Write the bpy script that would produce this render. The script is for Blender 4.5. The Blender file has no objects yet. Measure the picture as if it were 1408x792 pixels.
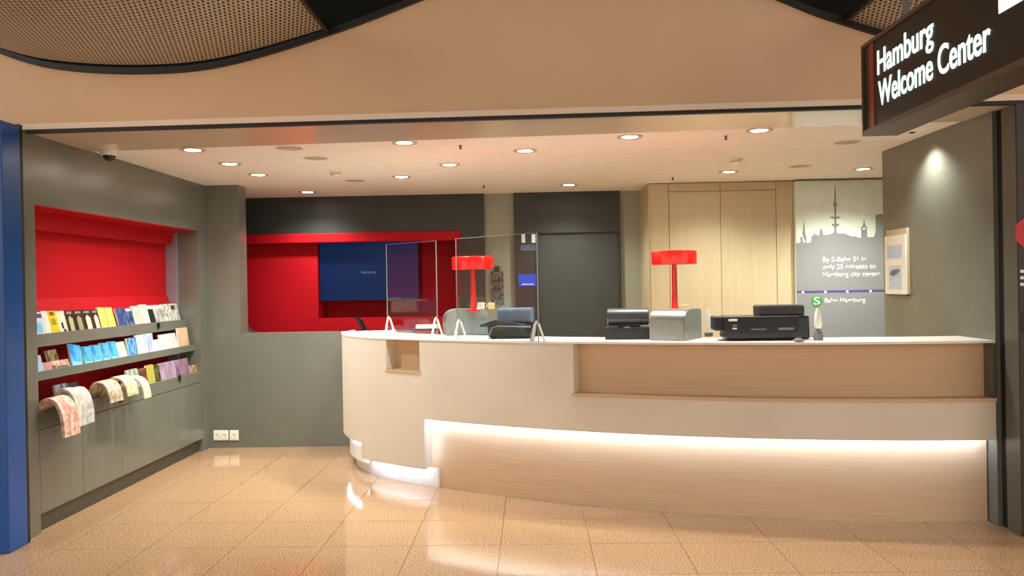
import bpy, bmesh, math, random
from mathutils import Vector, Matrix
random.seed(7)
scene = bpy.context.scene
col = scene.collection
# ------------------------------------------------------------------ camera
F = 1150.0; ROLL = 0.018; EYE = 1.6
def unroll(px, py):
    x = px - 704; y = py - 396; c, s = math.cos(ROLL), math.sin(ROLL)
    return c*x - s*y, s*x + c*y
_vx, _vy = unroll(730.0, 391.0)
_yaw = math.atan2(_vx, F); _pit = math.atan2(-_vy, math.hypot(F, _vx))
FWD = Vector((-math.sin(_yaw)*math.cos(_pit), math.cos(_yaw)*math.cos(_pit), -math.sin(_pit)))
RGT = Vector((math.cos(_yaw), math.sin(_yaw), 0.0)); UPV = RGT.cross(FWD)
CAM = Vector((0, 0, EYE))
cd = bpy.data.cameras.new('camera'); cam = bpy.data.objects.new('camera', cd); col.objects.link(cam)
_c, _s = math.cos(ROLL), math.sin(ROLL)
_cr = RGT*_c - UPV*_s; _cu = RGT*_s + UPV*_c; _cb = -FWD
cam.matrix_world = Matrix(((_cr.x,_cu.x,_cb.x,CAM.x),(_cr.y,_cu.y,_cb.y,CAM.y),(_cr.z,_cu.z,_cb.z,CAM.z),(0,0,0,1)))
cd.sensor_width = 36.0; cd.lens = 36.0*F/1408.0; cd.clip_end = 200
scene.camera = cam
# ------------------------------------------------------------------ world, exposure
w = bpy.data.worlds.new('world'); scene.world = w; w.use_nodes = True
bg = w.node_tree.nodes['Background']; bg.inputs[0].default_value = (1.0, 0.89, 0.76, 1); bg.inputs[1].default_value = 1.6
scene.view_settings.view_transform = 'Standard'; scene.view_settings.look = 'None'
scene.view_settings.gamma = 1; scene.view_settings.use_curve_mapping = False
scene.view_settings.exposure = 0.0
SPOT_W = 135.0      # each room downlight
HALL_W = 18.0      # each concourse downlight
CEIL = 2.66
def ray(px, py):
    x, y = unroll(px, py); return FWD + RGT*(x/F) - UPV*(y/F)
def at_z(px, py, z=0.0):
    d = ray(px, py); return CAM + d*((z-EYE)/d.z)
def at_x(px, py, x):
    d = ray(px, py); return CAM + d*(x/d.x)
def at_y(px, py, y):
    d = ray(px, py); return CAM + d*(y/d.y)
def proj(p):
    v = Vector(p) - CAM; z = v.dot(FWD); x = F*v.dot(RGT)/z; y = -F*v.dot(UPV)/z
    return 704 + _c*x + _s*y, 396 - _s*x + _c*y
# ------------------------------------------------------------------ materials
def lin(c):
    return tuple(((v/255)/12.92 if v/255 <= 0.04045 else ((v/255+0.055)/1.055)**2.4) for v in c)
MATS = {}
def mat(name, c, rough=0.5, c2=None, scale=8.0, stretch=(1,1,1), metal=0.0, spec=0.5, coat=0.0, bump=0.0, emit=0.0, ecol=None, detail=6, lo=0.35, hi=0.65, tex='noise'):
    if name in MATS: return MATS[name]
    m = bpy.data.materials.new(name); m.use_nodes = True; nt = m.node_tree; b = nt.nodes['Principled BSDF']
    b.inputs['Roughness'].default_value = rough; b.inputs['Metallic'].default_value = metal
    b.inputs['Specular IOR Level'].default_value = spec; b.inputs['Coat Weight'].default_value = coat
    b.inputs['Coat Roughness'].default_value = 0.05
    l1 = lin(c); l2 = lin(c2) if c2 else tuple(v*0.93 for v in l1)
    tc = nt.nodes.new('ShaderNodeTexCoord'); mp = nt.nodes.new('ShaderNodeMapping'); mp.inputs['Scale'].default_value = stretch
    nt.links.new(tc.outputs['Object'], mp.inputs['Vector'])
    if tex == 'voronoi':
        nz = nt.nodes.new('ShaderNodeTexVoronoi'); nz.inputs['Scale'].default_value = scale; out = nz.outputs['Color']
    else:
        nz = nt.nodes.new('ShaderNodeTexNoise'); nz.inputs['Scale'].default_value = scale; nz.inputs['Detail'].default_value = detail; out = nz.outputs['Fac']
    nt.links.new(mp.outputs['Vector'], nz.inputs['Vector'])
    cr = nt.nodes.new('ShaderNodeValToRGB'); cr.color_ramp.elements[0].position = lo; cr.color_ramp.elements[1].position = hi
    cr.color_ramp.elements[0].color = (*l1, 1); cr.color_ramp.elements[1].color = (*l2, 1)
    nt.links.new(out, cr.inputs['Fac']); nt.links.new(cr.outputs['Color'], b.inputs['Base Color'])
    if bump:
        bp = nt.nodes.new('ShaderNodeBump'); bp.inputs['Strength'].default_value = bump; bp.inputs['Distance'].default_value = 0.01
        nt.links.new(out, bp.inputs['Height']); nt.links.new(bp.outputs['Normal'], b.inputs['Normal'])
    if emit:
        b.inputs['Emission Color'].default_value = (*lin(ecol or c), 1); b.inputs['Emission Strength'].default_value = emit
    MATS[name] = m; return m
def M(n): return MATS[n]
mat('grey_paint', (108,109,100), 0.26, (103,104,95), 3, spec=0.8)
mat('dark_paint', (52,54,52), 0.5, (48,50,48), 3)
mat('door_grey', (58,60,57), 0.5, (53,55,52), 4, stretch=(12,12,1))
mat('light_wall', (152,154,140), 0.6, (147,149,135), 3)
mat('ceiling_white', (242,236,228), 0.8, (238,231,222), 6)
mat('soffit_gloss', (222,206,184), 0.13, (218,202,180), 1, spec=0.6)
mat('salmon', (232,197,162), 0.65, (228,192,156), 2)
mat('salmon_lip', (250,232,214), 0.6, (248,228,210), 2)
mat('black', (14,13,12), 0.5)
mat('black_gloss', (18,18,20), 0.25, (24,24,27), 5)
mat('plenum', (10,9,8), 0.9)
mat('red', (182,6,24), 0.6, (174,5,21), 3, spec=0.2)
mat('lamp_red', (232,22,14), 0.25, (226,18,12), 3, coat=0.3)
mat('beige', (218,207,193), 0.5, (213,201,186), 2)
mat('cream', (238,226,205), 0.5)
mat('oak', (210,178,142), 0.45, (199,166,130), 4.0, stretch=(0.5,0.5,22), detail=10, lo=.25, hi=.75)
mat('oak_v', (200,184,152), 0.45, (187,170,137), 4.0, stretch=(22,22,0.5), detail=10, lo=.25, hi=.75)
mat('worktop', (245,240,232), 0.3)
mat('silver', (142,142,137), 0.36, (134,134,129), 20, metal=0.75)
mat('silver_side', (118,122,117), 0.5, (130,134,128), 10, metal=0.1)
mat('alu', (165,170,188), 0.35, metal=0.5)
mat('blue_post', (8,78,156), 0.3, (7,72,147), 3, spec=0.5)
mat('white_plastic', (240,238,230), 0.4)
mat('grey_plastic', (120,120,118), 0.45)
mat('dark_grey_plastic', (52,53,55), 0.4, (46,47,50), 6)
mat('steel_blue', (96,108,126), 0.25, (80,92,112), 6)
mat('screen_blue', (6,18,44), 0.35, (8,22,52), 1.2, spec=0.15, emit=0.5, ecol=(8,40,88))
mat('logo_blue', (60,110,170), 0.3, emit=0.5)
mat('poster_light', (222,232,220), 0.5)
mat('poster_grey', (138,138,140), 0.5, (132,132,134), 2)
mat('purple', (84,70,140), 0.5)
mat('s_green', (60,150,70), 0.5)
mat('text_white', (245,245,242), 0.5)
mat('paper', (240,236,226), 0.6)
mat('sign_face', (36,30,27), 0.45, (31,26,23), 2)
mat('sign_frame', (92,78,66), 0.4, (84,71,60), 3, metal=0.2)
mat('sign_text', (235,255,250), 0.5, emit=1.2, ecol=(225,255,246))
mat('sign_red', (140,40,34), 0.4)
mat('led', (255,255,255), 0.5, emit=52.0, ecol=(188,216,255))
mat('lamp_disc', (255,250,235), 0.5, emit=60.0, ecol=(255,246,226))
mat('toe', (84,76,66), 0.6)
mat('ring_beige', (196,184,168), 0.5)
mat('grout', (104,72,50), 0.7)
mat('post_dark', (44,36,30), 0.45)
mat('post_grey', (92,88,78), 0.4)
mat('signal_red', (200,20,24), 0.4)
mat('vivid_blue', (40,80,215), 0.4)
mat('yellow_card', (226,200,150), 0.5)
# floor granite
def granite(name, tiled):
    m = bpy.data.materials.new(name); m.use_nodes = True; nt = m.node_tree; b = nt.nodes['Principled BSDF']
    b.inputs['Roughness'].default_value = 0.085; b.inputs['Specular IOR Level'].default_value = 0.5
    g = nt.nodes.new('ShaderNodeNewGeometry')
    n1 = nt.nodes.new('ShaderNodeTexNoise'); n1.inputs['Scale'].default_value = 95; n1.inputs['Detail'].default_value = 4
    n2 = nt.nodes.new('ShaderNodeTexNoise'); n2.inputs['Scale'].default_value = 1.1; n2.inputs['Detail'].default_value = 3
    nt.links.new(g.outputs['Position'], n1.inputs['Vector']); nt.links.new(g.outputs['Position'], n2.inputs['Vector'])
    r1 = nt.nodes.new('ShaderNodeValToRGB')
    e = r1.color_ramp.elements; e[0].position = 0.36; e[0].color = (*lin((140,104,76)), 1); e[1].position = 0.66; e[1].color = (*lin((202,168,132)), 1)
    x = e.new(0.5); x.color = (*lin((172,138,106)), 1)
    nt.links.new(n1.outputs['Fac'], r1.inputs['Fac'])
    mx = nt.nodes.new('ShaderNodeMix'); mx.data_type = 'RGBA'; mx.blend_type = 'MULTIPLY'; mx.inputs['Factor'].default_value = 0.5
    r2 = nt.nodes.new('ShaderNodeValToRGB'); r2.color_ramp.elements[0].color = (0.86,0.80,0.74,1); r2.color_ramp.elements[1].color = (1,1,1,1)
    nt.links.new(n2.outputs['Fac'], r2.inputs['Fac'])
    nt.links.new(r1.outputs['Color'], mx.inputs['A']); nt.links.new(r2.outputs['Color'], mx.inputs['B'])
    nt.links.new(mx.outputs['Result'], b.inputs['Base Color'])
    MATS[name] = m
granite('granite', False)
# clear acrylic
def acrylic():
    m = bpy.data.materials.new('acrylic'); m.use_nodes = True; nt = m.node_tree
    nt.nodes.remove(nt.nodes['Principled BSDF']); o = nt.nodes['Material Output']
    t = nt.nodes.new('ShaderNodeBsdfTransparent'); t.inputs[0].default_value = (0.93,0.95,0.95,1)
    g = nt.nodes.new('ShaderNodeBsdfGlossy'); g.inputs['Roughness'].default_value = 0.03
    mx = nt.nodes.new('ShaderNodeMixShader'); mx.inputs[0].default_value = 0.045
    nt.links.new(t.outputs[0], mx.inputs[1]); nt.links.new(g.outputs[0], mx.inputs[2]); nt.links.new(mx.outputs[0], o.inputs[0])
    MATS['acrylic'] = m
acrylic()
mat('acrylic_edge', (128,136,138), 0.3)
mat('clip_grey', (206,204,200), 0.4)
# perforated sheet: real see-through holes from a dot mask
def perforated():
    m = bpy.data.materials.new('perforated_sheet'); m.use_nodes = True; nt = m.node_tree
    b = nt.nodes['Principled BSDF']; o = nt.nodes['Material Output']
    b.inputs['Base Color'].default_value = (*lin((178,166,148)), 1); b.inputs['Metallic'].default_value = 0.1; b.inputs['Roughness'].default_value = 0.42
    tc = nt.nodes.new('ShaderNodeTexCoord'); sp = nt.nodes.new('ShaderNodeSeparateXYZ'); nt.links.new(tc.outputs['Object'], sp.inputs[0])
    def math_(op, a, bv=None):
        n = nt.nodes.new('ShaderNodeMath'); n.operation = op
        for i, v in enumerate((a, bv)):
            if v is None: continue
            if isinstance(v, (int, float)): n.inputs[i].default_value = v
            else: nt.links.new(v, n.inputs[i])
        return n.outputs[0]
    k = 2*math.pi/0.026
    sx = math_('COSINE', math_('MULTIPLY', sp.outputs['X'], k)); sy = math_('COSINE', math_('MULTIPLY', sp.outputs['Y'], 2*math.pi/0.085))
    f = math_('GREATER_THAN', math_('MULTIPLY', sx, sy), 0.40)
    t = nt.nodes.new('ShaderNodeBsdfTransparent'); mx = nt.nodes.new('ShaderNodeMixShader')
    nt.links.new(f, mx.inputs[0]); nt.links.new(b.outputs[0], mx.inputs[1]); nt.links.new(t.outputs[0], mx.inputs[2]); nt.links.new(mx.outputs[0], o.inputs[0])
    MATS['perforated_sheet'] = m
perforated()
# ------------------------------------------------------------------ mesh helpers
class MB:
    def __init__(self): self.v = []; self.f = []; self.smooth = False
    def box(self, x0, x1, y0, y1, z0, z1, mtx=None):
        n = len(self.v)
        P = [(x,y,z) for z in (z0,z1) for (x,y) in ((x0,y0),(x1,y0),(x1,y1),(x0,y1))]
        if mtx: P = [tuple(mtx @ Vector(p)) for p in P]
        self.v += P; self.f += [tuple(n+i for i in q) for q in ((3,2,1,0),(4,5,6,7),(0,1,5,4),(1,2,6,5),(2,3,7,6),(3,0,4,7))]
        return self
    def prism(self, poly, y0, y1, axis='y', mtx=None):
        """poly = 2-D outline; axis y: poly is (x,z); axis x: poly is (y,z); axis z: poly is (x,y)"""
        n = len(self.v); k = len(poly)
        def p3(a, b, t): return (a,t,b) if axis == 'y' else ((t,a,b) if axis == 'x' else (a,b,t))
        P = [p3(a,b,y0) for a,b in poly] + [p3(a,b,y1) for a,b in poly]
        if mtx: P = [tuple(mtx @ Vector(p)) for p in P]
        self.v += P
        self.f += [tuple(range(n, n+k)), tuple(range(n+2*k-1, n+k-1, -1))]
        for i in range(k): j = (i+1) % k; self.f.append((n+i, n+k+i, n+k+j, n+j))
        return self
    def lathe(self, prof, seg=24, c=(0,0,0), mtx=None):
        """prof = (r,z) list from bottom to top around the z axis"""
        n = len(self.v); k = len(prof)
        P = []
        for r, z in prof:
            for i in range(seg):
                a = 2*math.pi*i/seg; P.append((c[0]+r*math.cos(a), c[1]+r*math.sin(a), c[2]+z))
        if mtx: P = [tuple(mtx @ Vector(p)) for p in P]
        self.v += P
        for j in range(k-1):
            for i in range(seg):
                i2 = (i+1) % seg; self.f.append((n+j*seg+i, n+j*seg+i2, n+(j+1)*seg+i2, n+(j+1)*seg+i))
        self.f.append(tuple(n+i for i in range(seg-1,-1,-1))); self.f.append(tuple(n+(k-1)*seg+i for i in range(seg)))
        return self
    def tube(self, pts, r, seg=8):
        n = len(self.v); pts = [Vector(p) for p in pts]
        for i, p in enumerate(pts):
            d = (pts[min(i+1,len(pts)-1)] - pts[max(i-1,0)]).normalized()
            a = d.orthogonal().normalized(); b = d.cross(a); rr = r[i] if isinstance(r, (list, tuple)) else r
            for k in range(seg):
                t = 2*math.pi*k/seg; self.v.append(tuple(p + a*(rr*math.cos(t)) + b*(rr*math.sin(t))))
        for i in range(len(pts)-1):
            for k in range(seg):
                k2 = (k+1) % seg; self.f.append((n+i*seg+k, n+i*seg+k2, n+(i+1)*seg+k2, n+(i+1)*seg+k))
        self.f.append(tuple(n+k for k in range(seg-1,-1,-1))); self.f.append(tuple(n+(len(pts)-1)*seg+k for k in range(seg)))
        return self
    def build(self, name, m, parent=None, bevel=0.0, smooth=False, loc=None, seg=2):
        me = bpy.data.meshes.new(name); me.from_pydata(self.v, [], self.f); me.update()
        bm = bmesh.new(); bm.from_mesh(me); bmesh.ops.recalc_face_normals(bm, faces=bm.faces[:]); bm.to_mesh(me); bm.free()
        if m: me.materials.append(M(m) if isinstance(m, str) else m)
        o = bpy.data.objects.new(name, me); col.objects.link(o)
        if parent: o.parent = parent
        if loc is not None: o.location = loc
        if bevel:
            bv = o.modifiers.new('bevel', 'BEVEL'); bv.width = bevel; bv.segments = seg; bv.limit_method = 'ANGLE'; bv.angle_limit = math.radians(40)
        if smooth:
            for p in me.polygons: p.use_smooth = True
            me.set_sharp_from_angle(angle=math.radians(35))
        return o
def box(name, m, x0, x1, y0, y1, z0, z1, parent=None, bevel=0.0, mtx=None):
    return MB().box(x0,x1,y0,y1,z0,z1,mtx).build(name, m, parent, bevel)
def tag(o, label, cat, group=None):
    o['label'] = label; o['category'] = cat
    if group: o['group'] = group
    return o
def struct(o, label, cat): o['kind'] = 'structure'; o['label'] = label; o['category'] = cat; return o
def empty(name, loc=(0,0,0), rz=0.0):
    o = bpy.data.objects.new(name, None); col.objects.link(o); o.location = loc; o.rotation_euler = (0,0,rz); o.empty_display_size = 0.1; return o
def copy_tree(o, parent=None):
    c = o.copy(); col.objects.link(c); c.parent = parent
    for ch in [x for x in bpy.data.objects if x.parent == o]: copy_tree(ch, c)
    return c
def text(name, s, m, parent, origin, xdir, ydir, height, width=None, depth=0.002, bold=0.0):
    """flat lettering: cap height = height, stretched to width"""
    cu = bpy.data.curves.new(name, 'FONT'); cu.body = s; cu.extrude = 0.0; cu.offset = bold; cu.size = 1.0
    t = bpy.data.objects.new(name, cu); col.objects.link(t)
    me = bpy.data.meshes.new_from_object(t.evaluated_get(bpy.context.evaluated_depsgraph_get()))
    bpy.data.objects.remove(t)
    me.name = name
    x0 = min(v.co.x for v in me.vertices); x1 = max(v.co.x for v in me.vertices)
    sy = height/0.70; sx = (width/(x1-x0)) if width else sy
    xd = Vector(xdir).normalized(); yd = Vector(ydir).normalized(); nd = xd.cross(yd)
    for v in me.vertices: v.co = Vector(origin) + xd*((v.co.x-x0)*sx) + yd*(v.co.y*sy)
    bm = bmesh.new(); bm.from_mesh(me)
    r = bmesh.ops.extrude_face_region(bm, geom=bm.faces[:])
    bmesh.ops.translate(bm, vec=nd*depth, verts=[g for g in r['geom'] if isinstance(g, bmesh.types.BMVert)])
    bm.to_mesh(me); bm.free(); me.materials.clear(); me.materials.append(M(m))
    o = bpy.data.objects.new(name, me); col.objects.link(o); o.parent = parent
    return o
# ================================================================== STRUCTURE
# floor: slab with grout colour plus granite tiles of 0.55 m
fl = box('floor', 'grout', -12, 12, -10, 12, -0.12, -0.003)
struct(fl, 'tan speckled polished granite tile floor', 'floor')
T = 0.5505; X0 = -0.215; Y0 = 5.14
tm = MB().box(-T/2+0.0019, T/2-0.0019, -T/2+0.0019, T/2-0.0019, -0.02, 0.0)
proto = tm.build('tile', 'granite', fl)
first = True
for i in range(-7, 7):
    for j in range(-5, 7):
        t = proto if first else proto.copy()
        if not first: col.objects.link(t)
        first = False
        t.location = (X0+T*(i+0.5), Y0+T*(j+0.5), 0)
# remaining, far-off tiles around the camera: joined
rest = MB()
for i in range(-20, 20):
    for j in range(-26, 12):
        if -7 <= i < 7 and -5 <= j < 7: continue
        cx, cy = X0+T*(i+0.5), Y0+T*(j+0.5)
        if cy > 11.6: continue
        rest.box(cx-T/2+0.0019, cx+T/2-0.0019, cy-T/2+0.0019, cy+T/2-0.0019, -0.02, 0)
r = rest.build('tile_field', 'granite', fl); r['kind'] = 'stuff'
# ceiling of the room
struct(box('ceiling', 'ceiling_white', -4.4, 4.6, 5.5, 11.2, CEIL, CEIL+0.15), 'white plaster ceiling of the welcome center', 'ceiling')
# front soffit strip, polished
def fy(x): return 5.40 + (x+3.3)/6.3*(-0.22)          # front face of the bulkhead
def sy_(x): return 6.20 + (x+3.3)/6.3*(-0.45)         # back edge of the polished strip
so = MB().prism([(-3.35, fy(-3.35)+0.03), (3.2, fy(3.2)+0.03), (3.2, sy_(3.2)), (-3.35, sy_(-3.35))], CEIL-0.006, CEIL+0.05, 'z').build('trim_1', 'soffit_gloss')
struct(so, 'polished beige soffit strip above the front opening', 'soffit')
# bulkhead with wavy top edge
WP = [(-5.2,3.9),(-4.6,3.72),(-4.0,3.45),(-3.5,3.2),(-3.2,3.09),(-2.9,3.037),(-2.5,3.01),(-2.11,3.02),(-1.77,3.078),(-1.26,3.215),(-0.95,3.315),(-0.62,3.43),(0,3.62),(0.45,3.68),(1.0,3.56),(1.545,3.34),(1.786,3.23),(1.96,3.165),(2.18,3.09),(2.6,3.0),(3.0,2.99),(3.6,3.1),(4.5,3.5),(5.2,3.8)]
def wz(x):
    for i in range(len(WP)-1):
        if WP[i][0] <= x <= WP[i+1][0]:
            p0 = WP[max(i-1,0)]; p1 = WP[i]; p2 = WP[i+1]; p3 = WP[min(i+2,len(WP)-1)]
            t = (x-p1[0])/(p2[0]-p1[0])
            m1 = (p2[1]-p0[1])/(p2[0]-p0[0])*(p2[0]-p1[0]); m2 = (p3[1]-p1[1])/(p3[0]-p1[0])*(p2[0]-p1[0])
            return (2*t**3-3*t*t+1)*p1[1] + (t**3-2*t*t+t)*m1 + (-2*t**3+3*t*t)*p2[1] + (t**3-t*t)*m2
    return WP[-1][1]
def strip(xs, fa, name, m, parent=None, smooth=True):
    """closed solid through cross-sections fa(x) -> list of (y,z)"""
    b = MB(); k = len(fa(xs[0]))
    for x in xs: b.v += [(x, y, z) for y, z in fa(x)]
    for i in range(len(xs)-1):
        for j in range(k):
            j2 = (j+1) % k; b.f.append((i*k+j, i*k+j2, (i+1)*k+j2, (i+1)*k+j))
    b.f.append(tuple(range(k))); n = (len(xs)-1)*k; b.f.append(tuple(n+j for j in range(k-1,-1,-1)))
    return b.build(name, m, parent, smooth=smooth)
xs = [-5.0+0.08*i for i in range(126)]
fa = strip(xs, lambda x: [(fy(x), CEIL+0.045), (fy(x), wz(x)), (fy(x)+0.16, wz(x)), (fy(x)+0.16, CEIL+0.045)], 'wall_bulkhead', 'salmon')
struct(fa, 'salmon painted bulkhead with a wavy top edge', 'wall')
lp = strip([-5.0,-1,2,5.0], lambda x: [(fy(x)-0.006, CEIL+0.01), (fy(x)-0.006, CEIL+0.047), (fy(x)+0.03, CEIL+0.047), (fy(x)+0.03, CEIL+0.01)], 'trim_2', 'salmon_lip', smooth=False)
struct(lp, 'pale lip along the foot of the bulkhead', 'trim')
gp = strip([-5.0,-1,2,5.0], lambda x: [(fy(x)+0.0, CEIL-0.012), (fy(x)+0.0, CEIL+0.01), (fy(x)+0.04, CEIL+0.01), (fy(x)+0.04, CEIL-0.012)], 'trim_3', 'black', smooth=False)
struct(gp, 'black shadow gap below the bulkhead', 'trim')
et = strip(xs, lambda x: [(fy(x)-0.035, wz(x)-0.005), (fy(x)-0.035, wz(x)+0.032), (fy(x)+0.16, wz(x)+0.032), (fy(x)+0.16, wz(x)-0.005)], 'trim_4', 'black')
struct(et, 'black edge profile following the wavy bulkhead', 'trim')
pl = MB().box(-5, 5, 5.62, 5.7, 2.85, 5.2).box(-5, 5, -4, 5.62, 5.1, 5.2).build('ceiling_plenum', 'plenum')
struct(pl, 'black ceiling void above the perforated panels', 'ceiling')
# perforated wave panels of the concourse ceiling
def wave_panel(x0, x1, label):
    b = MB(); n = 40; ys = [-1.5, 0.4, 2.0, 3.9, 5.26]
    for i in range(n+1):
        x = x0+(x1-x0)*i/n
        for y in ys: b.v.append((x, min(y, fy(x)-0.02), wz(x)+0.03))
    k = len(ys)
    for i in range(n):
        for j in range(k-1): b.f.append((i*k+j, i*k+j+1, (i+1)*k+j+1, (i+1)*k+j))
    root = empty('ceiling_panel', ((x0+x1)/2, 2.0, wz((x0+x1)/2)))
    root['kind'] = 'structure'; root['label'] = label; root['category'] = 'ceiling'
    inv = Matrix.Translation(-Vector(root.location))
    def put(o): o.parent = root; o.matrix_parent_inverse = inv
    s = b.build('perforated_sheet', 'perforated_sheet', smooth=True); put(s)
    e = MB()
    for xe, sg in ((x0,-1),(x1,1)):
        e.box(xe-0.012, xe+0.012, -1.5, fy(xe)-0.01, wz(xe)+0.005, wz(xe)+0.055)
    put(e.build('edge_profile', 'black'))
    j = MB(); nn = 60
    for i in range(nn):
        xa = x0+(x1-x0)*i/nn; xb = x0+(x1-x0)*(i+1)/nn; m_ = len(j.v)
        for x in (xa, xb):
            for dy, dz in ((0,0.022),(0.006,0.022),(0.006,0.03),(0,0.03)): j.v.append((x, 4.02+dy, wz(x)+dz))
        for q in range(4): j.f.append((m_+q, m_+(q+1)%4, m_+4+(q+1)%4, m_+4+q))
    put(j.build('seam', 'sign_frame'))
    return root
wave_panel(-4.8, -1.262, 'perforated metal ceiling panel sagging above the brochure wall')
wave_panel(1.96, 4.8, 'perforated metal ceiling panel above the hanging sign')
# left wall with the display recess
XL = -3.286
wl = MB().box(XL-0.5, XL, 5.30, 5.485, 0, CEIL).box(XL-0.5, XL, 8.222, 8.42, 0, CEIL).box(XL-0.5, XL, 5.485, 8.222, 2.19, CEIL)
wl.box(XL-0.5, XL-0.38, 5.485, 8.222, 0, 2.19)
struct(wl.build('wall_left', 'grey_paint'), 'glossy grey wall around the red brochure recess', 'wall')
struct(box('trim_5', 'black', XL-0.3, -3.246, 5.262, 5.30, 0, CEIL+0.02), 'black gap between blue column and grey wall', 'trim')
# pillar and parapet of the back office window
PX = at_y(330, 400, 8.4).x
struct(box('wall_pillar', 'grey_paint', XL-0.5, PX, 8.4, 8.62, 0, CEIL), 'full height grey pillar at the end of the brochure wall', 'wall')
struct(box('wall_parapet', 'grey_paint', PX, -1.2, 8.4, 8.56, 0, 1.155), 'low grey wall beside the counter', 'wall')
struct(box('wall_office_left', 'dark_paint', -3.95, -3.80, 8.6, 9.7, 0, CEIL), 'dark side wall of the back office', 'wall')
# back wall with red recess
YB = 9.65
nx1 = -0.829; nz1 = 2.13
bw = MB().box(-3.8, nx1, YB, YB+0.35, 2.235, CEIL).box(nx1, -0.527, YB, YB+0.35, 0, CEIL)
struct(bw.build('wall_back', 'dark_paint'), 'dark grey back wall above the red recess', 'wall')
tvx = at_y(437, 380, YB+0.12).x; tvz = at_y(500, 437, YB+0.12).z
struct(box('wall_recess', 'red', -3.8, tvx, YB+0.12, YB+0.62, 0, 2.24), 'bright red panel beside the television bay', 'wall')
struct(box('wall_recess_low', 'red', tvx, nx1, YB+0.12, YB+0.62, 0, tvz), 'red panel below the television bay', 'wall')
struct(box('wall_recess_back', 'red', tvx, nx1+0.05, YB+0.55, YB+0.62, tvz, 2.24), 'red back of the deep bay behind the television', 'wall')
struct(box('wall_recess_side', 'red', nx1-0.02, nx1, YB+0.001, YB+0.55, 0, 2.2), 'red side cheek of the recess', 'wall')
struct(box('wall_recess_top', 'red', -3.8, nx1, YB+0.02, YB+0.55, 2.2, 2.236), 'red soffit of the recess', 'wall')
struct(box('trim_6', 'red', -3.8, nx1+0.03, YB-0.035, YB+0.03, 2.125, 2.235, bevel=0.012), 'red lip across the top of the recess', 'trim')
struct(box('wall_back_middle', 'light_wall', -0.527, 1.40, YB+0.06, YB+0.3, 0, CEIL), 'light grey wall strip beside the dark door', 'wall')
# door block
dx0, dx1 = -0.182, 1.039; lx0, lx1, lz = 0.094, 1.014, 2.19
dr = empty('door_1', ((dx0+dx1)/2, YB, 0)); struct(dr, 'dark grey service door in a dark panelled surround', 'door')
inv = Matrix.Translation(-Vector(dr.location))
for o in (MB().box(dx0, lx0-0.03, YB, YB+0.059, 0, CEIL).box(lx0-0.03, dx1, YB, YB+0.059, lz+0.03, CEIL).box(lx1+0.012, dx1, YB, YB+0.059, 0, lz+0.03).build('surround', 'dark_paint'),
          box('door_leaf', 'door_grey', lx0, lx1, YB+0.03, YB+0.059, 0.005, lz),
          MB().box(lx0-0.03, lx0, YB-0.012, YB+0.059, 0, lz+0.03).box(lx0, lx1+0.012, YB-0.012, YB+0.059, lz, lz+0.03).box(lx1, lx1+0.012, YB-0.012, YB+0.059, 0, lz).build('door_frame', 'dark_paint'),
          MB().box(lx0+0.05, lx0+0.09, YB+0.015, YB+0.03, 0.80, 0.94).box(lx0+0.05, lx0+0.19, YB-0.02, YB-0.005, 0.89, 0.91).box(lx0+0.06, lx0+0.08, YB-0.02, YB+0.02, 0.89, 0.91).build('door_handle', 'silver')):
    o.parent = dr; o.matrix_parent_inverse = inv
# wooden cabinet wall
YW = 9.0
wx = [1.289, 1.29+0.2, 2.04, 2.63, 2.813]
cw = empty('cabinet_wall', (2.05, YW, 0)); inv = Matrix.Translation(-Vector(cw.location))
tag(cw, 'tall pale oak cabinet wall behind the right red lamp', 'cabinet'); cw['label'] = 'tall pale oak cabinet wall between dark door and banner'
def padd(o, root):
    o.parent = root; o.matrix_parent_inverse = Matrix.Translation(-Vector(root.location)); return o
padd(box('carcass', 'oak_v', 1.275, 2.813, YW+0.015, YB+0.06, 0, CEIL-0.004), cw)
for i in range(4):
    x0, x1 = wx[i]+0.003, wx[i+1]-0.003
    top = 2.56 if i in (1,2) else CEIL-0.01
    padd(box('door_panel', 'oak_v', x0, x1, YW-0.004, YW+0.016, 0.02, top, bevel=0.002), cw)
    if i in (1,2): padd(box('filler_panel', 'oak_v', x0, x1, YW-0.004, YW+0.016, 2.566, CEIL-0.01, bevel=0.002), cw)
# wall behind the banner and the room's right side
struct(box('wall_back_right', 'light_wall', 2.814, 4.4, 9.02, 9.3, 0, CEIL), 'light grey wall behind the banner', 'wall')
struct(box('wall_right_far', 'light_wall', 4.3, 4.45, 5.4, 9.05, 0, CEIL), 'light side wall of the room behind the grey partition', 'wall')
XR = 2.96
struct(box('wall_right', 'grey_paint', XR, XR+0.14, 5.41, 7.08, 0, CEIL), 'dark grey partition wall at the counter end', 'wall')
struct(box('trim_7', 'black', XR+0.03, XR+0.3, 5.34, 5.41, 0, CEIL+0.02), 'black gap between grey partition and front post', 'trim')
ep = empty('wall_post', (3.4, 5.26, 0)); struct(ep, 'dark front post with stickers beside the partition', 'post')
padd(box('post_body', 'post_grey', 2.98, 4.4, 5.19, 5.34, 0, CEIL+0.01), ep)
padd(box('front_panel', 'post_dark', 2.982, 4.4, 5.182, 5.19, 0, CEIL+0.01), ep)
def disc(name, m, px, py, rpx, yp, root, th=0.003):
    c = at_y(px, py, yp); r = rpx/F*yp
    mt = Matrix.Translation(c) @ Matrix.Rotation(math.radians(90), 4, 'X')
    return padd(MB().lathe([(r,0),(r,th)], 32, mtx=mt).build(name, m), root)
disc('red_sticker', 'signal_red', 1419, 320, 23, 5.18, ep)
disc('black_sticker', 'black', 1418, 442, 17, 5.18, ep)
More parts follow.
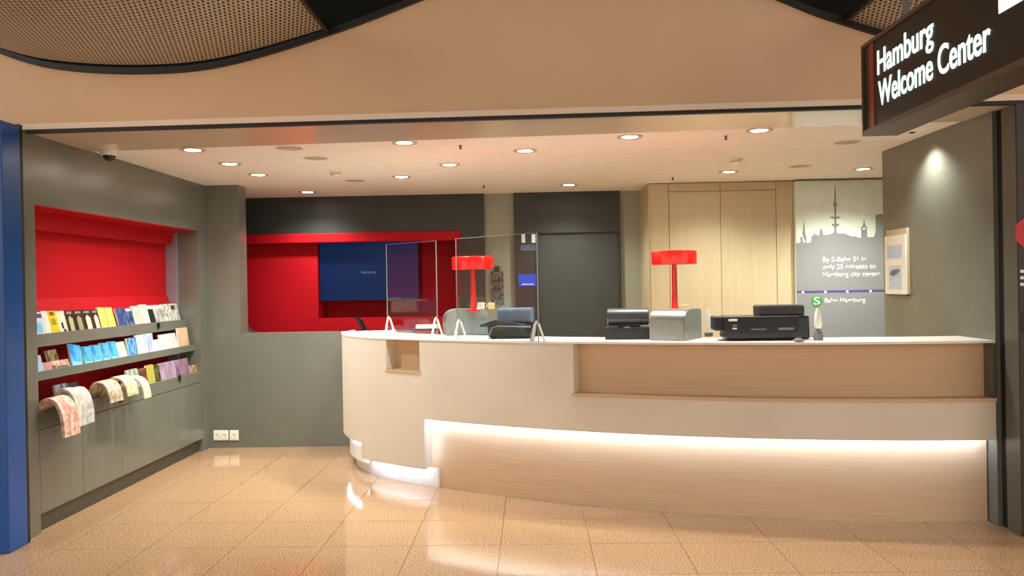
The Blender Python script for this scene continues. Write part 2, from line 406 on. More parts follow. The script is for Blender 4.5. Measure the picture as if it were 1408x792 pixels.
for k, yy in enumerate((372, 381, 390)):
    a = at_y(1403, yy+3, 5.18); padd(box('lettering', 'text_white', a.x, a.x+0.09-0.02*k, 5.179, 5.182, a.z, a.z+0.018), ep)
# blue column
bc = box('blue_column', 'blue_post', -3.75, -3.238, 5.07, 5.262, 0, CEIL+0.01, bevel=0.006)
tag(bc, 'tall blue glossy column left of the grey brochure wall', 'column'); bc['label'] = 'tall glossy blue column beside the grey brochure wall'
# ================================================================== BROCHURE RACK
rk = empty('brochure_rack', (XL-0.15, 6.85, 0)); tag(rk, 'built-in grey brochure rack with red recess, three tiers and cabinet doors', 'display rack')
padd(box('back_panel', 'red', XL-0.34, XL-0.325, 5.487, 8.22, 0.14, 2.186), rk)
# coved red soffit
cv = [(XL-0.282+0.042*math.cos(a), 2.188-0.135*math.sin(a)) for a in [math.pi*k/16 for k in range(17)]]
padd(MB().prism(cv, 5.487, 8.194, 'y').build('rolled_valance', 'red', smooth=True), rk)
padd(box('soffit', 'red', XL-0.33, XL-0.002, 5.487, 8.22, 2.184, 2.19), rk)
padd(box('corner_strip', 'alu', XL-0.322, XL-0.215, 8.195, 8.2205, 0.8, 2.17), rk)
TIER = [(-3.425, 1.315, 0.09), (-3.345, 1.066, 0.062), (XL, 0.802, 0.11)]   # lip face x, lip top z, lip height
for k, (xf, zt, h) in enumerate(TIER):
    y0, y1 = 5.487, 8.22
    padd(box('shelf_lip', 'grey_paint', xf-0.018, xf, y0, y1, zt-h, zt, bevel=0.003), rk)
    padd(box('tray', 'grey_paint', XL-0.325, xf-0.018, y0, y1, zt-h, zt-h+0.012), rk)
    if k == 0:          # leaning red rest behind the top row
        zb = zt-h+0.012; ztop = zt+0.245
        padd(MB().prism([(xf-0.095, zb), (xf-0.085, zb), (xf-0.175, ztop), (xf-0.185, ztop)], y0, y1, 'y').build('leaflet_rest', 'red'), rk)
# cabinet below
padd(box('carcass', 'grey_paint', XL-0.32, XL-0.02, 5.487, 8.22, 0.12, 0.69), rk)
ys = [5.487, 6.02, 6.60, 7.15, 7.68, 8.22]
for i in range(5):
    padd(box('cabinet_door', 'grey_paint', XL-0.02, XL, ys[i]+0.002, ys[i+1]-0.002, 0.128, 0.688, bevel=0.002), rk)
padd(box('toe_kick', 'toe', XL-0.10, XL-0.045, 5.487, 8.22, 0, 0.128), rk)
for px, py, xx in ((218, 447, -3.425), (247, 519, XL), (166, 548, XL)):
    p = at_x(px, py, xx+0.006); padd(box('black_block', 'black', xx, xx+0.012, p.y-0.02, p.y+0.02, p.z-0.03, p.z+0.02), rk)  # small black blocks on the faces of the rack
# leaflets ------------------------------------------------------------------
NB = [0]
def leaflet(tier, p0, p1, ptop, c1, c2, label, group=None, scale=18, lean=None, tilt=0.0, th=0.014, lo=0.42, hi=0.56, back=0.0):
    xf, zt, h = TIER[tier]
    zb = zt-h+0.013
    pm = (p0+p1)/2
    ly = {0:(460,-0.105), 1:(511,-0.168), 2:(568,-0.262)}[tier]; pyl = ly[0]+ly[1]*(pm-52)
    ya = at_x(p0, pyl, xf-0.03).y; yb = at_x(p1, pyl, xf-0.03).y
    zz = at_x(pm, ptop, xf-0.055).z
    wdt = yb-ya-0.004; hgt = (zz-zb)/0.97
    c1 = tuple(v*0.9 for v in c1); c2 = tuple(v*0.9 for v in c2)
    NB[0] += 1
    o = empty('brochure', (xf-0.024-th-back, (ya+yb)/2, zb+abs(math.sin(tilt))*wdt/2)); o.rotation_euler = (tilt, -math.radians(14 if lean is None else lean), 0)
    tag(o, label, 'brochure', group)
    MB().box(0, th, -wdt/2, wdt/2, 0, hgt).build('pages', 'paper', o)
    cm = mat('cover_%d' % NB[0], c1, 0.35, c2, scale, stretch=(1,1,0.7), lo=lo, hi=hi, detail=2)
    cv = MB().box(th, th+0.0015, -wdt/2, wdt/2, 0, hgt).build('cover', cm, o)
    return o, cv, wdt, hgt, th
def patch(b, y0, y1, z0, z1, c, nm='print'):
    o, cv, wd, hg, th = b
    m = mat('ink_%d_%d_%d' % c, c, 0.4)
    MB().box(th+0.0015, th+0.0025, (y0-0.5)*wd, (y1-0.5)*wd, z0*hg, z1*hg).build(nm, m, cv)
DK = (46,34,28)
b = leaflet(0, 51, 66, 430, (190,222,236), (238,242,240), 'pale blue and white brochure with purple heading, on the top shelf'); patch(b, .25, .95, .82, .95, (96,40,110)); patch(b, .3, .75, .35, .66, (112,180,214))
b = leaflet(0, 66, 74, 428, (242,236,220), (222,226,224), 'narrow cream brochure on the top shelf beside the yellow emblem one')
b = leaflet(0, 74, 85, 428, (236,206,40), (228,196,30), 'yellow brochure with a round olive emblem on the top shelf'); patch(b, .25, .8, .55, .75, (150,130,20)); patch(b, .2, .8, .86, .97, (120,70,20))
b = leaflet(0, 85, 96, 428, (246,226,196), (240,216,190), 'cream brochure with black figures on the top shelf'); patch(b, .35, .6, .42, .62, DK); patch(b, .5, .8, .28, .40, DK)
for p0, p1, c, lb in ((97,108,(172,164,120),'dark brown brochure with an olive figure, next to the cream one'), (108,120,(150,140,104),'dark brown brochure with an olive figure, between two dark ones'), (120,132,(232,196,176),'dark brown brochure with a tall pink figure, beside the olive figure one'), (132,142,(236,190,172),'dark brown brochure with a tall pink figure, beside the yellow pair')):
    b = leaflet(0, p0, p1, 427-(p0-97)*0.04, DK, (38,28,24), lb); patch(b, .28, .82, .30, .74, c); patch(b, .40, .66, .72, .80, c); patch(b, .2, .85, .87, .96, (150,110,96))
for p0, p1, lb in ((142,151,'plain pale yellow brochure beside the dark pink figure one'),(152,162,'plain pale yellow brochure beside the dark blue mottled one')):
    leaflet(0, p0, p1, 423, (248,226,96), (252,236,140), lb, 'pale yellow brochures on the top shelf')
b = leaflet(0, 166, 177, 424, (84,104,160), (40,64,116), 'dark blue mottled brochure on the top shelf beside the yellow pair', scale=30)
b = leaflet(0, 177, 188, 424, (34,66,116), (120,128,170), 'navy brochure with pale top on the top shelf'); patch(b, .2, .9, .88, .98, (206,204,222))
b = leaflet(0, 188, 199, 421, (240,220,208), (226,196,186), 'pinkish white brochure on the top shelf beside the navy one', scale=30)
b = leaflet(0, 199, 209, 419, (244,236,222), (226,214,196), 'plain white brochure on the top shelf beside the black and white one')
b = leaflet(0, 209, 229, 420, (150,150,148), (224,222,216), 'black and white photo brochure curling over on the top shelf', scale=26); patch(b, 0, .35, .3, .85, (26,26,24)); patch(b, 0, 1, .86, 1.0, (240,228,214))
b = leaflet(0, 229, 250, 418, (236,236,226), (130,132,126), 'white brochure with grey scribbled print at the top shelf end', scale=34, lo=.5, hi=.62); patch(b, .55, .8, .75, .93, (60,60,58))
# second shelf
b = leaflet(1, 51, 62, 489, (168,196,226), (190,210,232), 'pale blue brochure on the middle shelf beside the fallen pink one')
b = leaflet(1, 62, 97, 496, (240,214,206), (206,150,148), 'low pink and white booklet slumped on the middle shelf', scale=24); patch(b, .5, .95, .2, .6, (120,112,70)); patch(b, .3, .45, .2, .7, (150,80,90))
b = leaflet(1, 76, 90, 481, (58,52,34), (150,134,80), 'olive green brochure standing behind the slumped pink booklet', lean=14, scale=30, back=0.03)
for p0, p1, pt, t, lb in ((99,114,476,0.16,'sky blue brochure leaning sideways on the middle shelf'), (117,129,477,0.05,'bright blue and cyan brochure next to the leaning sky blue one'), (130,142,475,0.05,'bright blue and cyan brochure, second after the leaning sky blue one'), (143,153,472,0.05,'bright blue and cyan brochure, third after the leaning sky blue one'), (154,164,470,0.05,'bright blue and cyan brochure next to the cream one, middle shelf')):
    b = leaflet(1, p0, p1, pt, (30,140,226), (110,204,246), lb, 'bright blue brochures on the middle shelf', scale=9, tilt=-t); patch(b, .1, .9, .05, .3, (150,226,250))
b = leaflet(1, 165, 176, 470, (238,232,196), (206,226,232), 'cream and pale blue brochure on the middle shelf')
b = leaflet(1, 177, 190, 465, (34,104,190), (130,190,236), 'deep blue brochure with pale spots on the middle shelf', scale=40, lean=8)
b = leaflet(1, 190, 200, 461, (214,228,248), (236,240,248), 'very pale blue brochure on the middle shelf beside the deep blue one', lean=8)
b = leaflet(1, 200, 212, 459, (176,198,238), (224,232,250), 'pale blue striped tall brochure on the middle shelf', lean=6); patch(b, .4, .5, .2, .9, (140,160,210)); patch(b, .7, .8, .3, .9, (150,170,220))
b = leaflet(1, 212, 224, 467, (240,236,240), (226,220,226), 'low white brochure on the middle shelf')
b = leaflet(1, 224, 246, 459, (246,226,228), (238,214,218), 'wide pale pink brochure on the middle shelf')
b = leaflet(1, 246, 260, 451, (240,214,182), (228,186,150), 'tall peach brochure at the end of the middle shelf', lean=6)
# lower shelf
b = leaflet(2, 95, 103, 529, (196,206,232), (226,230,240), 'white and lilac brochure on the bottom shelf behind the curled newspapers', lean=8, back=0.08)
b = leaflet(2, 104, 112, 527, (52,72,122), (214,220,232), 'navy and white striped brochure on the bottom shelf', lean=8, back=0.08); patch(b, .4, .62, .1, .95, (230,234,240))
b = leaflet(2, 113, 127, 526, (74,70,84), (98,92,104), 'dark slate brochure on the bottom shelf', lean=8, back=0.08)
b = leaflet(2, 178, 193, 508, (196,204,190), (140,156,146), 'grey green brochure on the bottom shelf beside the draped magazines', scale=30, lean=8)
b = leaflet(2, 194, 205, 507, (150,84,40), (70,44,30), 'orange and brown brochure on the bottom shelf', scale=26, lean=8)
b = leaflet(2, 205, 215, 502, (178,184,84), (212,170,60), 'yellow green brochure on the bottom shelf', scale=20, lean=8)
b = leaflet(2, 215, 223, 502, (34,32,24), (110,104,60), 'black and olive narrow brochure on the bottom shelf', scale=26, lean=8)
b = leaflet(2, 223, 244, 498, (158,132,156), (186,164,186), 'mauve brochure on the bottom shelf beside the black narrow one', scale=16, lean=8)
b = leaflet(2, 244, 262, 494, (164,128,154), (132,84,120), 'mauve brochure with a plum picture on the bottom shelf', scale=16, lean=8)
b = leaflet(2, 263, 272, 502, (228,190,140), (150,80,40), 'small orange and cream brochure at the bottom shelf end', scale=40, lean=8)
# curled newspapers / magazines hanging over the bottom shelf
def drape(name, y0, y1, reach, drop, rise, c1, c2, label, th=0.02, skew=0.0, curl=0.9):
    zt = 0.802; xa = XL-0.085
    P = []; n = 14
    for i in range(n+1):
        t = i/n
        x = xa + (reach+0.085)*math.sin(t*math.pi*0.5)**0.9
        z = zt-0.06 + (rise+0.06)*math.sin(min(t*3.4,1)*math.pi/2) - (drop+rise)*max(0,(t-0.35)/0.65)**curl*1.0*(max(0,(t-0.35)/0.65))
        P.append((x, z))
    b = MB(); k = len(P)
    for s, yy in ((0,y0),(1,y1)):
        for layer in (0,1):
            for i,(x,z) in enumerate(P):
                i0 = max(i-1,0); i1 = min(i+1,k-1); tx, tz = P[i1][0]-P[i0][0], P[i1][1]-P[i0][1]; L = math.hypot(tx,tz)
                nx, nz = tz/L, -tx/L
                b.v.append((x+nx*th*layer, yy+skew*i/k, z+nz*th*layer))
    def id(s, l, i): return (s*2+l)*k+i
    for i in range(k-1):
        b.f += [(id(0,0,i),id(1,0,i),id(1,0,i+1),id(0,0,i+1)), (id(0,1,i),id(0,1,i+1),id(1,1,i+1),id(1,1,i)), (id(0,0,i),id(0,0,i+1),id(0,1,i+1),id(0,1,i)), (id(1,0,i),id(1,1,i),id(1,1,i+1),id(1,0,i+1))]
    for i in (0,k-1): b.f.append((id(0,0,i),id(0,1,i),id(1,1,i),id(1,0,i)))
    NB[0] += 1
    o = b.build(name, mat('news_%d' % NB[0], c1, 0.6, c2, 26, lo=.4, hi=.6), smooth=True)
    tag(o, label, 'magazine'); return o
drape('magazine', 5.50, 5.69, 0.165, 0.17, 0.095, (196,142,130), (230,206,190), 'reddish curled magazine hanging over the bottom shelf beside the wall edge', th=0.022)
drape('magazine', 5.695, 5.80, 0.15, 0.13, 0.135, (214,210,196), (176,176,168), 'grey curled newspaper draped over the bottom shelf', th=0.016)
drape('magazine', 5.81, 5.93, 0.14, 0.13, 0.125, (206,204,200), (164,164,170), 'pale curled newspaper hanging between the grey one and the navy brochure', th=0.016)
drape('magazine', 6.17, 6.37, 0.11, 0.04, 0.125, (226,208,184), (160,138,116), 'tan magazine slumped over the bottom shelf beside the slate brochure', th=0.012, skew=0.05)
drape('magazine', 6.40, 6.58, 0.13, 0.02, 0.135, (230,216,186), (190,166,124), 'cream fanned magazine draped over the bottom shelf', th=0.012, skew=0.05)
drape('magazine', 6.64, 6.76, 0.15, 0.07, 0.11, (238,226,202), (206,188,156), 'cream magazine with curled corner hanging lowest of the fanned ones', th=0.012, skew=0.05)
# ================================================================== COUNTER
CX, CY, R = 2.95, 12.22, 6.82
path = []
for i in range(61):
    x = 2.955 - (2.955+1.35)*i/60; path.append(Vector((x, CY-math.sqrt(R*R-(x-CX)**2))))
ctl = [path[-2], path[-1], Vector((-1.55,7.17)), Vector((-1.66,7.38)), Vector((-1.745,7.64)), Vector((-1.80,8.0)), Vector((-1.80,8.36))]
for i in range(1, len(ctl)-1):
    p0,p1,p2 = ctl[i-1],ctl[i],ctl[i+1]; p3 = ctl[min(i+2,len(ctl)-1)]
    for k in range(1,7):
        t = k/6; path.append(0.5*((2*p1)+(-p0+p2)*t+(2*p0-5*p1+4*p2-p3)*t*t+(-p0+3*p1-3*p2+p3)*t**3))
path = path[::-1]            # from the wall end to the partition end
S = [0.0]
for i in range(1, len(path)): S.append(S[-1]+(path[i]-path[i-1]).length)
LEN = S[-1]
def cp(s, off=0.0):
    """plan point at arc length s, moved outwards by off"""
    s = max(0, min(LEN, s))
    for i in range(len(S)-1):
        if s <= S[i+1] or i == len(S)-2:
            t = (s-S[i])/(S[i+1]-S[i]); p = path[i].lerp(path[i+1], t)
            a = path[max(i-1,0)]; b_ = path[i+1]; c_ = path[i]; d_ = path[min(i+2,len(path)-1)]
            tg = (b_-a).normalized().lerp((d_-c_).normalized(), t).normalized()
            nrm = Vector((tg.y, -tg.x))            # travelling +x: outwards is -y
            return p + nrm*off
def s_of(px, z, off=0.0):
    lo, hi = S[8], LEN
    for _ in range(50):
        m_ = (lo+hi)/2; q = cp(m_, off)
        if proj((q.x,q.y,z))[0] < px: lo = m_
        else: hi = m_
    return (lo+hi)/2
def ribbon(b, s0, s1, o0, o1, z0, z1, step=0.09):
    n = max(1, int((s1-s0)/step)); base = len(b.v)
    for i in range(n+1):
        s = s0+(s1-s0)*i/n; q0 = cp(s,o0); q1 = cp(s,o1)
        b.v += [(q0.x,q0.y,z0),(q1.x,q1.y,z0),(q1.x,q1.y,z1),(q0.x,q0.y,z1)]
    for i in range(n):
        a = base+i*4
        for j in range(4): b.f.append((a+j, a+(j+1)%4, a+4+(j+1)%4, a+4+j))
    b.f.append((base,base+1,base+2,base+3)); e = base+n*4; b.f.append((e+3,e+2,e+1,e))
    return b
ZT = 1.19; ZU = 1.174; ZB = 0.553; ZL = 0.155; ZLG = 0.822; END = LEN-0.004
sN0, sN1 = s_of(530, 1.05), s_of(578, 1.05); zN = 0.93
sA = s_of(583, 0.35); sB = s_of(786, 1.0); sQ = s_of(497, 0.2)
rc = empty('reception_counter', (0.6, 6.9, 0)); tag(rc, 'long curved reception counter with beige front, oak niches and white glowing edge', 'counter')
def part(name, m, ribs, smooth=True):
    b = MB()
    for rr in ribs: ribbon(b, *rr)
    return padd(b.build(name, m, smooth=smooth), rc)
part('front_panel', 'beige', [
    (0, sQ, -0.03, 0, 0.285, ZU), (sQ, sN0, -0.03, 0, ZL, ZU), (sN0, sN1, -0.03, 0, ZL, zN), (sN1, sA, -0.03, 0, ZL, ZU),
    (sA, sB, -0.03, 0, ZB, ZU), (sB, END, -0.03, 0, ZB, ZLG-0.02)])
part('plinth', 'oak', [(0, END, -0.15, -0.12, 0, ZU-0.01)])
part('worktop', 'worktop', [(0.56, END, -0.46, 0.004, ZU, ZT)])
part('carcass', 'beige', [(0, END, -0.44, -0.41, 0, ZU)])
# long niche
part('niche_back', 'oak', [(sB+0.012, END, -0.118, -0.10, ZLG-0.02, ZU)])
part('niche_ledge', 'oak', [(sB, END, -0.12, 0.014, ZLG-0.02, ZLG)])
part('niche_side', 'beige', [(sB, sB+0.014, -0.12, 0.001, ZLG, ZU)])
part('niche_end', 'post_grey', [(END-0.02, END, -0.10, 0.0, ZLG, ZU)])
# small niche
part('small_niche_back', 'oak', [(sN0, sN1, -0.119, -0.105, zN, ZU)])
part('small_niche_ledge', 'oak', [(sN0-0.003, sN1+0.003, -0.119, 0.006, zN-0.016, zN)])
part('small_niche_side', 'beige', [(sN0, sN0+0.008, -0.119, 0.001, zN, ZU)])
part('small_niche_side', 'beige', [(sN1-0.008, sN1, -0.119, 0.001, zN, ZU)])
# return edge of the full-height section and LED profiles
part('return_edge', 'beige', [(sA-0.034, sA-0.030, -0.119, -0.03, ZL, ZB+0.03)])
# light strips fixed to the back of the front panel, along its lower contour
part('led_strip', 'led', [(sA+0.01, END-0.03, -0.036, -0.0305, ZB+0.002, ZB+0.020)])
part('led_strip', 'led', [(sA-0.026, sA-0.022, -0.034, -0.0305, ZL+0.03, ZB-0.005)])
part('led_strip', 'led', [(sQ+0.01, sA-0.03, -0.036, -0.0305, ZL+0.008, ZL+0.015)])
part('led_strip', 'led', [(S[7], sQ-0.01, -0.036, -0.0305, 0.292, 0.299)])
part('panel_stiffener', 'beige', [(sA-0.03, END, -0.12, -0.03, ZB+0.03, ZB+0.05)])
part('panel_stiffener', 'beige', [(sQ, sA-0.034, -0.12, -0.03, ZL+0.03, ZL+0.05)])
part('panel_stiffener', 'beige', [(0, sQ, -0.12, -0.03, 0.31, 0.33)])
sC = s_of(604, 0.06, -0.115)
part('base_board', 'worktop', [(0.55, sC-0.10, -0.1198, -0.105, 0.0, 0.13)])
part('base_board', 'worktop', [(sC-0.10, sC, -0.1198, -0.105, 0.0, 0.15)])
part('corner_board', 'worktop', [(S[7], sQ, -0.075, -0.055, 0.10, 0.31)])
# ================================================================== THINGS ON THE COUNTER
def on_top(px, py): return at_z(px, py, ZT)
def lamp(px, py_base, zbase, depth, label):
    p = at_y(px, py_base, depth); p.z = zbase
    o = empty('table_lamp', p); tag(o, label, 'lamp')
    MB().lathe([(0.055,0),(0.055,0.012),(0.02,0.018)], 24).build('base', 'lamp_red', o, smooth=True)
    MB().lathe([(0.024,0.01),(0.021,0.12),(0.019,0.30),(0.017,0.37)], 20).build('stem', 'lamp_red', o, smooth=True)
    MB().lathe([(0.160,0.338),(0.166,0.342),(0.168,0.43),(0.164,0.438),(0.14,0.442),(0.02,0.446),(0.02,0.440),(0.155,0.434),(0.158,0.342)], 40).build('lamp_shade', 'lamp_red', o, smooth=True)
    return o
def terminal(c, rz, label):
    o = empty('console_box', (c.x, c.y, ZT), rz); tag(o, label, 'console')
    # local: front is -y, width x, rounded top front edge
    prof = [(0.0,0.0),(0.0,0.13)]
    for k in range(9):
        a = math.pi/2*k/8; prof.append((0.10-0.10*math.cos(a), 0.13+0.085*math.sin(a)))
    prof += [(0.34,0.215),(0.36,0.195),(0.36,0.0)]
    MB().prism(prof, -0.123, 0.123, 'x').build('shell', 'silver', o, smooth=True)
    for sx in (-1,1):
        MB().prism([(y*0.985+0.003,z*0.985) for y,z in prof], sx*0.123, sx*0.130, 'x').build('side_panel', 'silver_side', o, smooth=True)
    box('foot', 'black', -0.10, 0.10, 0.02, 0.34, -0.0005, 0.004, o)
    return o
# box B beside the black printer, lamp B behind
tb = on_top(918, 469); terminal(Vector((tb.x, tb.y+0.03)), math.radians(-30), 'silver rounded console box below the red lamp next to the oak cabinet wall')
lampB = lamp(928, 424, ZT+0.20, 6.27, 'red drum table lamp standing out against the oak cabinet wall')
ta = on_top(607, 463); terminal(Vector((ta.x+0.0, ta.y+0.24)), math.radians(-78), 'silver rounded console box behind the clear screen feet')
lampA = lamp(651, 424, ZT+0.20, 6.72, 'red drum table lamp behind the wide clear screen')
def rot(c, rz): return Matrix.Translation(c) @ Matrix.Rotation(rz, 4, 'Z')
# printer A
def add(o, *bx):
    for (n, m, x0,x1,y0,y1,z0,z1,bv) in bx: box(n, m, x0,x1,y0,y1,z0,z1, o, bv)
pa = on_top(697, 468); o = empty('printer', (pa.x+0.01, pa.y+0.15, ZT), math.radians(-4)); tag(o, 'black desktop printer with a smoky blue lid behind the wide clear screen', 'printer')
add(o, ('body','black_gloss',-0.16,0.19,0.02,0.30,0.012,0.11,0.012), ('lid','steel_blue',-0.10,0.18,0.09,0.29,0.11,0.23,0.02), ('paper_slot','black',-0.12,0.16,0.012,0.022,0.04,0.055,0))
MB().prism([(-0.22,0.095),(0.17,0.085),(0.17,0.10),(-0.10,0.145),(-0.22,0.11)], 0.0, 0.06, 'y').build('output_tray', 'dark_grey_plastic', o)
MB().tube([(-0.15,-0.006,0.02),(-0.13,-0.006,0.085),(-0.08,-0.006,0.098),(0.17,-0.006,0.09)], 0.005).build('trim_rail', 'grey_plastic', o, smooth=True)
add(o, *[('foot','black',x-0.02,x+0.02,y-0.02,y+0.02,-0.0005,0.013,0) for x in (-0.12,0.15) for y in (0.05,0.26)])
# printer C: rounded black device beside box B
pc = on_top(866, 468); o = empty('receipt_printer', (pc.x, pc.y+0.06, ZT), math.radians(-8)); tag(o, 'black receipt printer with rounded padded top beside the silver box', 'printer')
add(o, ('base','black',-0.17,0.15,0.02,0.24,0,0.085,0.006), ('neck','black',-0.08,0.08,0.06,0.18,0.08,0.11,0), ('badge','grey_plastic',-0.03,0.01,0.008,0.0195,0.086,0.094,0))
MB().prism([(0.0+0.065*math.cos(a)+0.10, 0.162+0.062*math.sin(a)) for a in [2*math.pi*k/20 for k in range(20)]], -0.155, 0.145, 'x').build('roller_cover', 'dark_grey_plastic', o, bevel=0.008, smooth=True)
# printer B
pb = on_top(1060, 469); o = empty('printer', (pb.x, pb.y+0.03, ZT), math.radians(-4)); tag(o, 'wide black printer with raised rear lid beside the banner', 'printer')
add(o, ('body','black_gloss',-0.28,0.27,0.02,0.34,0.006,0.165,0.012), ('front_panel','black',-0.30,0.20,0.002,0.03,0.055,0.165,0.008), ('rear_lid','dark_grey_plastic',-0.04,0.27,0.14,0.36,0.16,0.235,0.014), ('side_wing','black',-0.36,-0.27,0.03,0.22,0.07,0.165,0.01),
    ('paper_slot','grey_plastic',-0.12,-0.02,-0.002,0.004,0.075,0.083,0), ('display','grey_plastic',0.06,0.16,-0.002,0.004,0.072,0.088,0), ('button','white_plastic',-0.27,-0.21,-0.003,0.004,0.135,0.15,0.003), ('button','white_plastic',-0.245,-0.215,-0.003,0.004,0.08,0.092,0.003), ('button','grey_plastic',-0.245,-0.215,-0.003,0.004,0.10,0.112,0.003),
    ('foot','black',-0.24,0.24,0.05,0.31,0.0,0.008,0))
# small white things
p = on_top(1121, 468); o = empty('spray_bottle', (p.x+0.02, p.y+0.0, ZT)); tag(o, 'slim white bottle standing beside the wide black printer', 'bottle')
MB().lathe([(0.03,0),(0.032,0.01),(0.030,0.05),(0.016,0.07),(0.016,0.09)], 16).build('foot', 'grey_plastic', o, smooth=True)
MB().lathe([(0.016,0.08),(0.026,0.10),(0.022,0.17),(0.012,0.205),(0.010,0.215)], 16).build('body', 'white_plastic', o, smooth=True)
p = on_top(980, 464); o = empty('card_stand', (p.x, p.y+0.12, ZT)); tag(o, 'narrow white upright card on the counter beside the silver box', 'card')
add(o, ('card','white_plastic',-0.02,0.012,0,0.006,0.03,0.20,0), ('foot','grey_plastic',-0.03,0.025,-0.02,0.03,0,0.03,0.004))
p = on_top(1098, 470); o = tag(MB().lathe([(0.03,0),(0.034,0.006),(0.034,0.016),(0.016,0.022),(0.016,0.028)], 16).build('tape_roll', 'grey_plastic', loc=(p.x, p.y+0.0, ZT), smooth=True), 'small grey tape roll in front of the wide black printer', 'tape')
p = at_y(937, 422, 6.42)
for xx, m_, nm, lb, w_, h_ in ((935,'yellow_card','note_pad','tan note pad on the silver box behind the red lamp',0.11,0.016),): 
    q = at_y(xx, 420, 6.47); tag(box(nm, m_, q.x-w_/2, q.x+w_/2, 6.42, 6.50, ZT+0.215, ZT+0.215+h_, bevel=0.002), lb, 'note pad')
for xx, m_, nm, lb, r_ in ((661,'white_plastic','mug','white mug on the silver box beside the lamp behind the wide screen',0.03),):
    q = at_y(xx, 420, 6.82); o = empty(nm, (q.x, 6.84, ZT+0.215)); tag(o, lb, 'mug')
    MB().lathe([(r_*0.9,0),(r_,0.005),(r_,0.055),(r_*0.9,0.055),(r_*0.85,0.01)], 20).build('cup', m_, o, smooth=True)
    MB().tube([(r_*0.95,0,0.012),(r_+0.018,0,0.018),(r_+0.018,0,0.04),(r_*0.95,0,0.046)], 0.004).build('handle', m_, o, smooth=True)
q = at_y(675, 420, 6.82); tag(box('card_box', 'yellow_card', q.x-0.022, q.x+0.03, 6.80, 6.86, ZT+0.215, ZT+0.215+0.05, bevel=0.002), 'small tan card box on the silver box beside the white mug', 'box')
p = on_top(585, 455); o = empty('paper_tray', (p.x, p.y+0.06, ZT)); tag(o, 'dark paper tray with white sheets behind the narrow clear screen', 'tray')
add(o, ('tray','dark_grey_plastic',-0.14,0.12,0,0.16,0,0.018,0.003), ('paper_stack','paper',-0.10,0.11,0.02,0.15,0.018,0.05,0.002))
# acrylic screens with tripod clips
def screen(pl, pr, py_l, py_r, ztop_px, label):
    a = on_top(pl, py_l); b_ = on_top(pr, py_r); d = Vector((b_.x-a.x, b_.y-a.y)); L = d.length; ang = math.atan2(d.y, d.x)
    o = empty('acrylic_screen', (a.x, a.y, ZT), ang); tag(o, label, 'screen')
    zt = at_y(pl, ztop_px, a.y).z - ZT
    box('pane', 'acrylic', 0.004, L-0.006, -0.002, 0.002, 0.0, zt-0.003, o)
    add(o, ('edge','acrylic_edge',0,0.004,-0.003,0.003,0.0,zt,0), ('edge','acrylic_edge',L-0.006,L,-0.003,0.003,0.0,zt,0), ('edge','acrylic_edge',0.004,L-0.006,-0.003,0.003,zt-0.003,zt,0))
    for x in (0.02, L-0.02):
        for dx, dy in ((-0.065,0.01),(0.065,0.01),(0.0,-0.04)):
            MB().tube([(x,0,0.145),(x+dx*0.25,dy*0.25,0.13),(x+dx,dy,0.006)], 0.008).build('clip_leg', 'clip_grey', o, smooth=True)
    return o
screen(533, 602, 458, 461, 336, 'narrow clear acrylic screen standing in front of the red recess')
screen(629, 741, 465.5, 470.5, 328, 'wide clear acrylic screen standing in front of the left silver box')['label'] = 'wide clear acrylic screen in front of a red lamp and the dark door'
# ================================================================== BACK OFFICE THINGS
YT = YB+0.20
tv = empty('television', (-1.93, YB+0.54, 1.8)); tag(tv, 'large wall television with a dark blue screen in the red recess', 'television')
ta_, tb_ = at_y(436,331,YT), at_y(576,412,YT); ta_.x = tvx+0.003
padd(box('housing', 'black', ta_.x, tb_.x, YT+0.002, YB+0.547, tb_.z, ta_.z, bevel=0.004), tv)
padd(box('display', 'screen_blue', ta_.x+0.006, tb_.x-0.006, YT-0.001, YT+0.003, tb_.z+0.012, ta_.z-0.006), tv)
q = at_y(497, 376, YT-0.002); padd(text('logo', 'Hamburg', 'logo_blue', None, (q.x, YT-0.001, q.z), (1,0,0), (0,0,1), 0.03, 0.17, 0.0008), tv)
# wall organiser on light wall
q0, q1 = at_y(676,418,YB+0.05), at_y(692,373,YB+0.05)
o = empty('wall_intercom', ((q0.x+q1.x)/2, YB+0.06, q0.z)); tag(o, 'dark speckled intercom panel on the light grey wall strip', 'intercom')
w_ = (q1.x-q0.x)/2; h_ = q1.z-q0.z
mat('speckle', (60,62,56), 0.5, (132,134,122), 60, lo=.5, hi=.62)
add(o, ('panel','speckle',-w_,w_,-0.03,0.001,0,h_,0.004), ('camera_head','dark_grey_plastic',-0.025,0.03,-0.05,0.001,h_+0.005,h_+0.06,0.01))
for i in range(3):
    for j in range(2): box('button', 'dark_grey_plastic', -0.04+0.05*j, -0.01+0.05*j, -0.036, -0.03, 0.05+0.1*i, 0.09+0.1*i, o, 0.004)
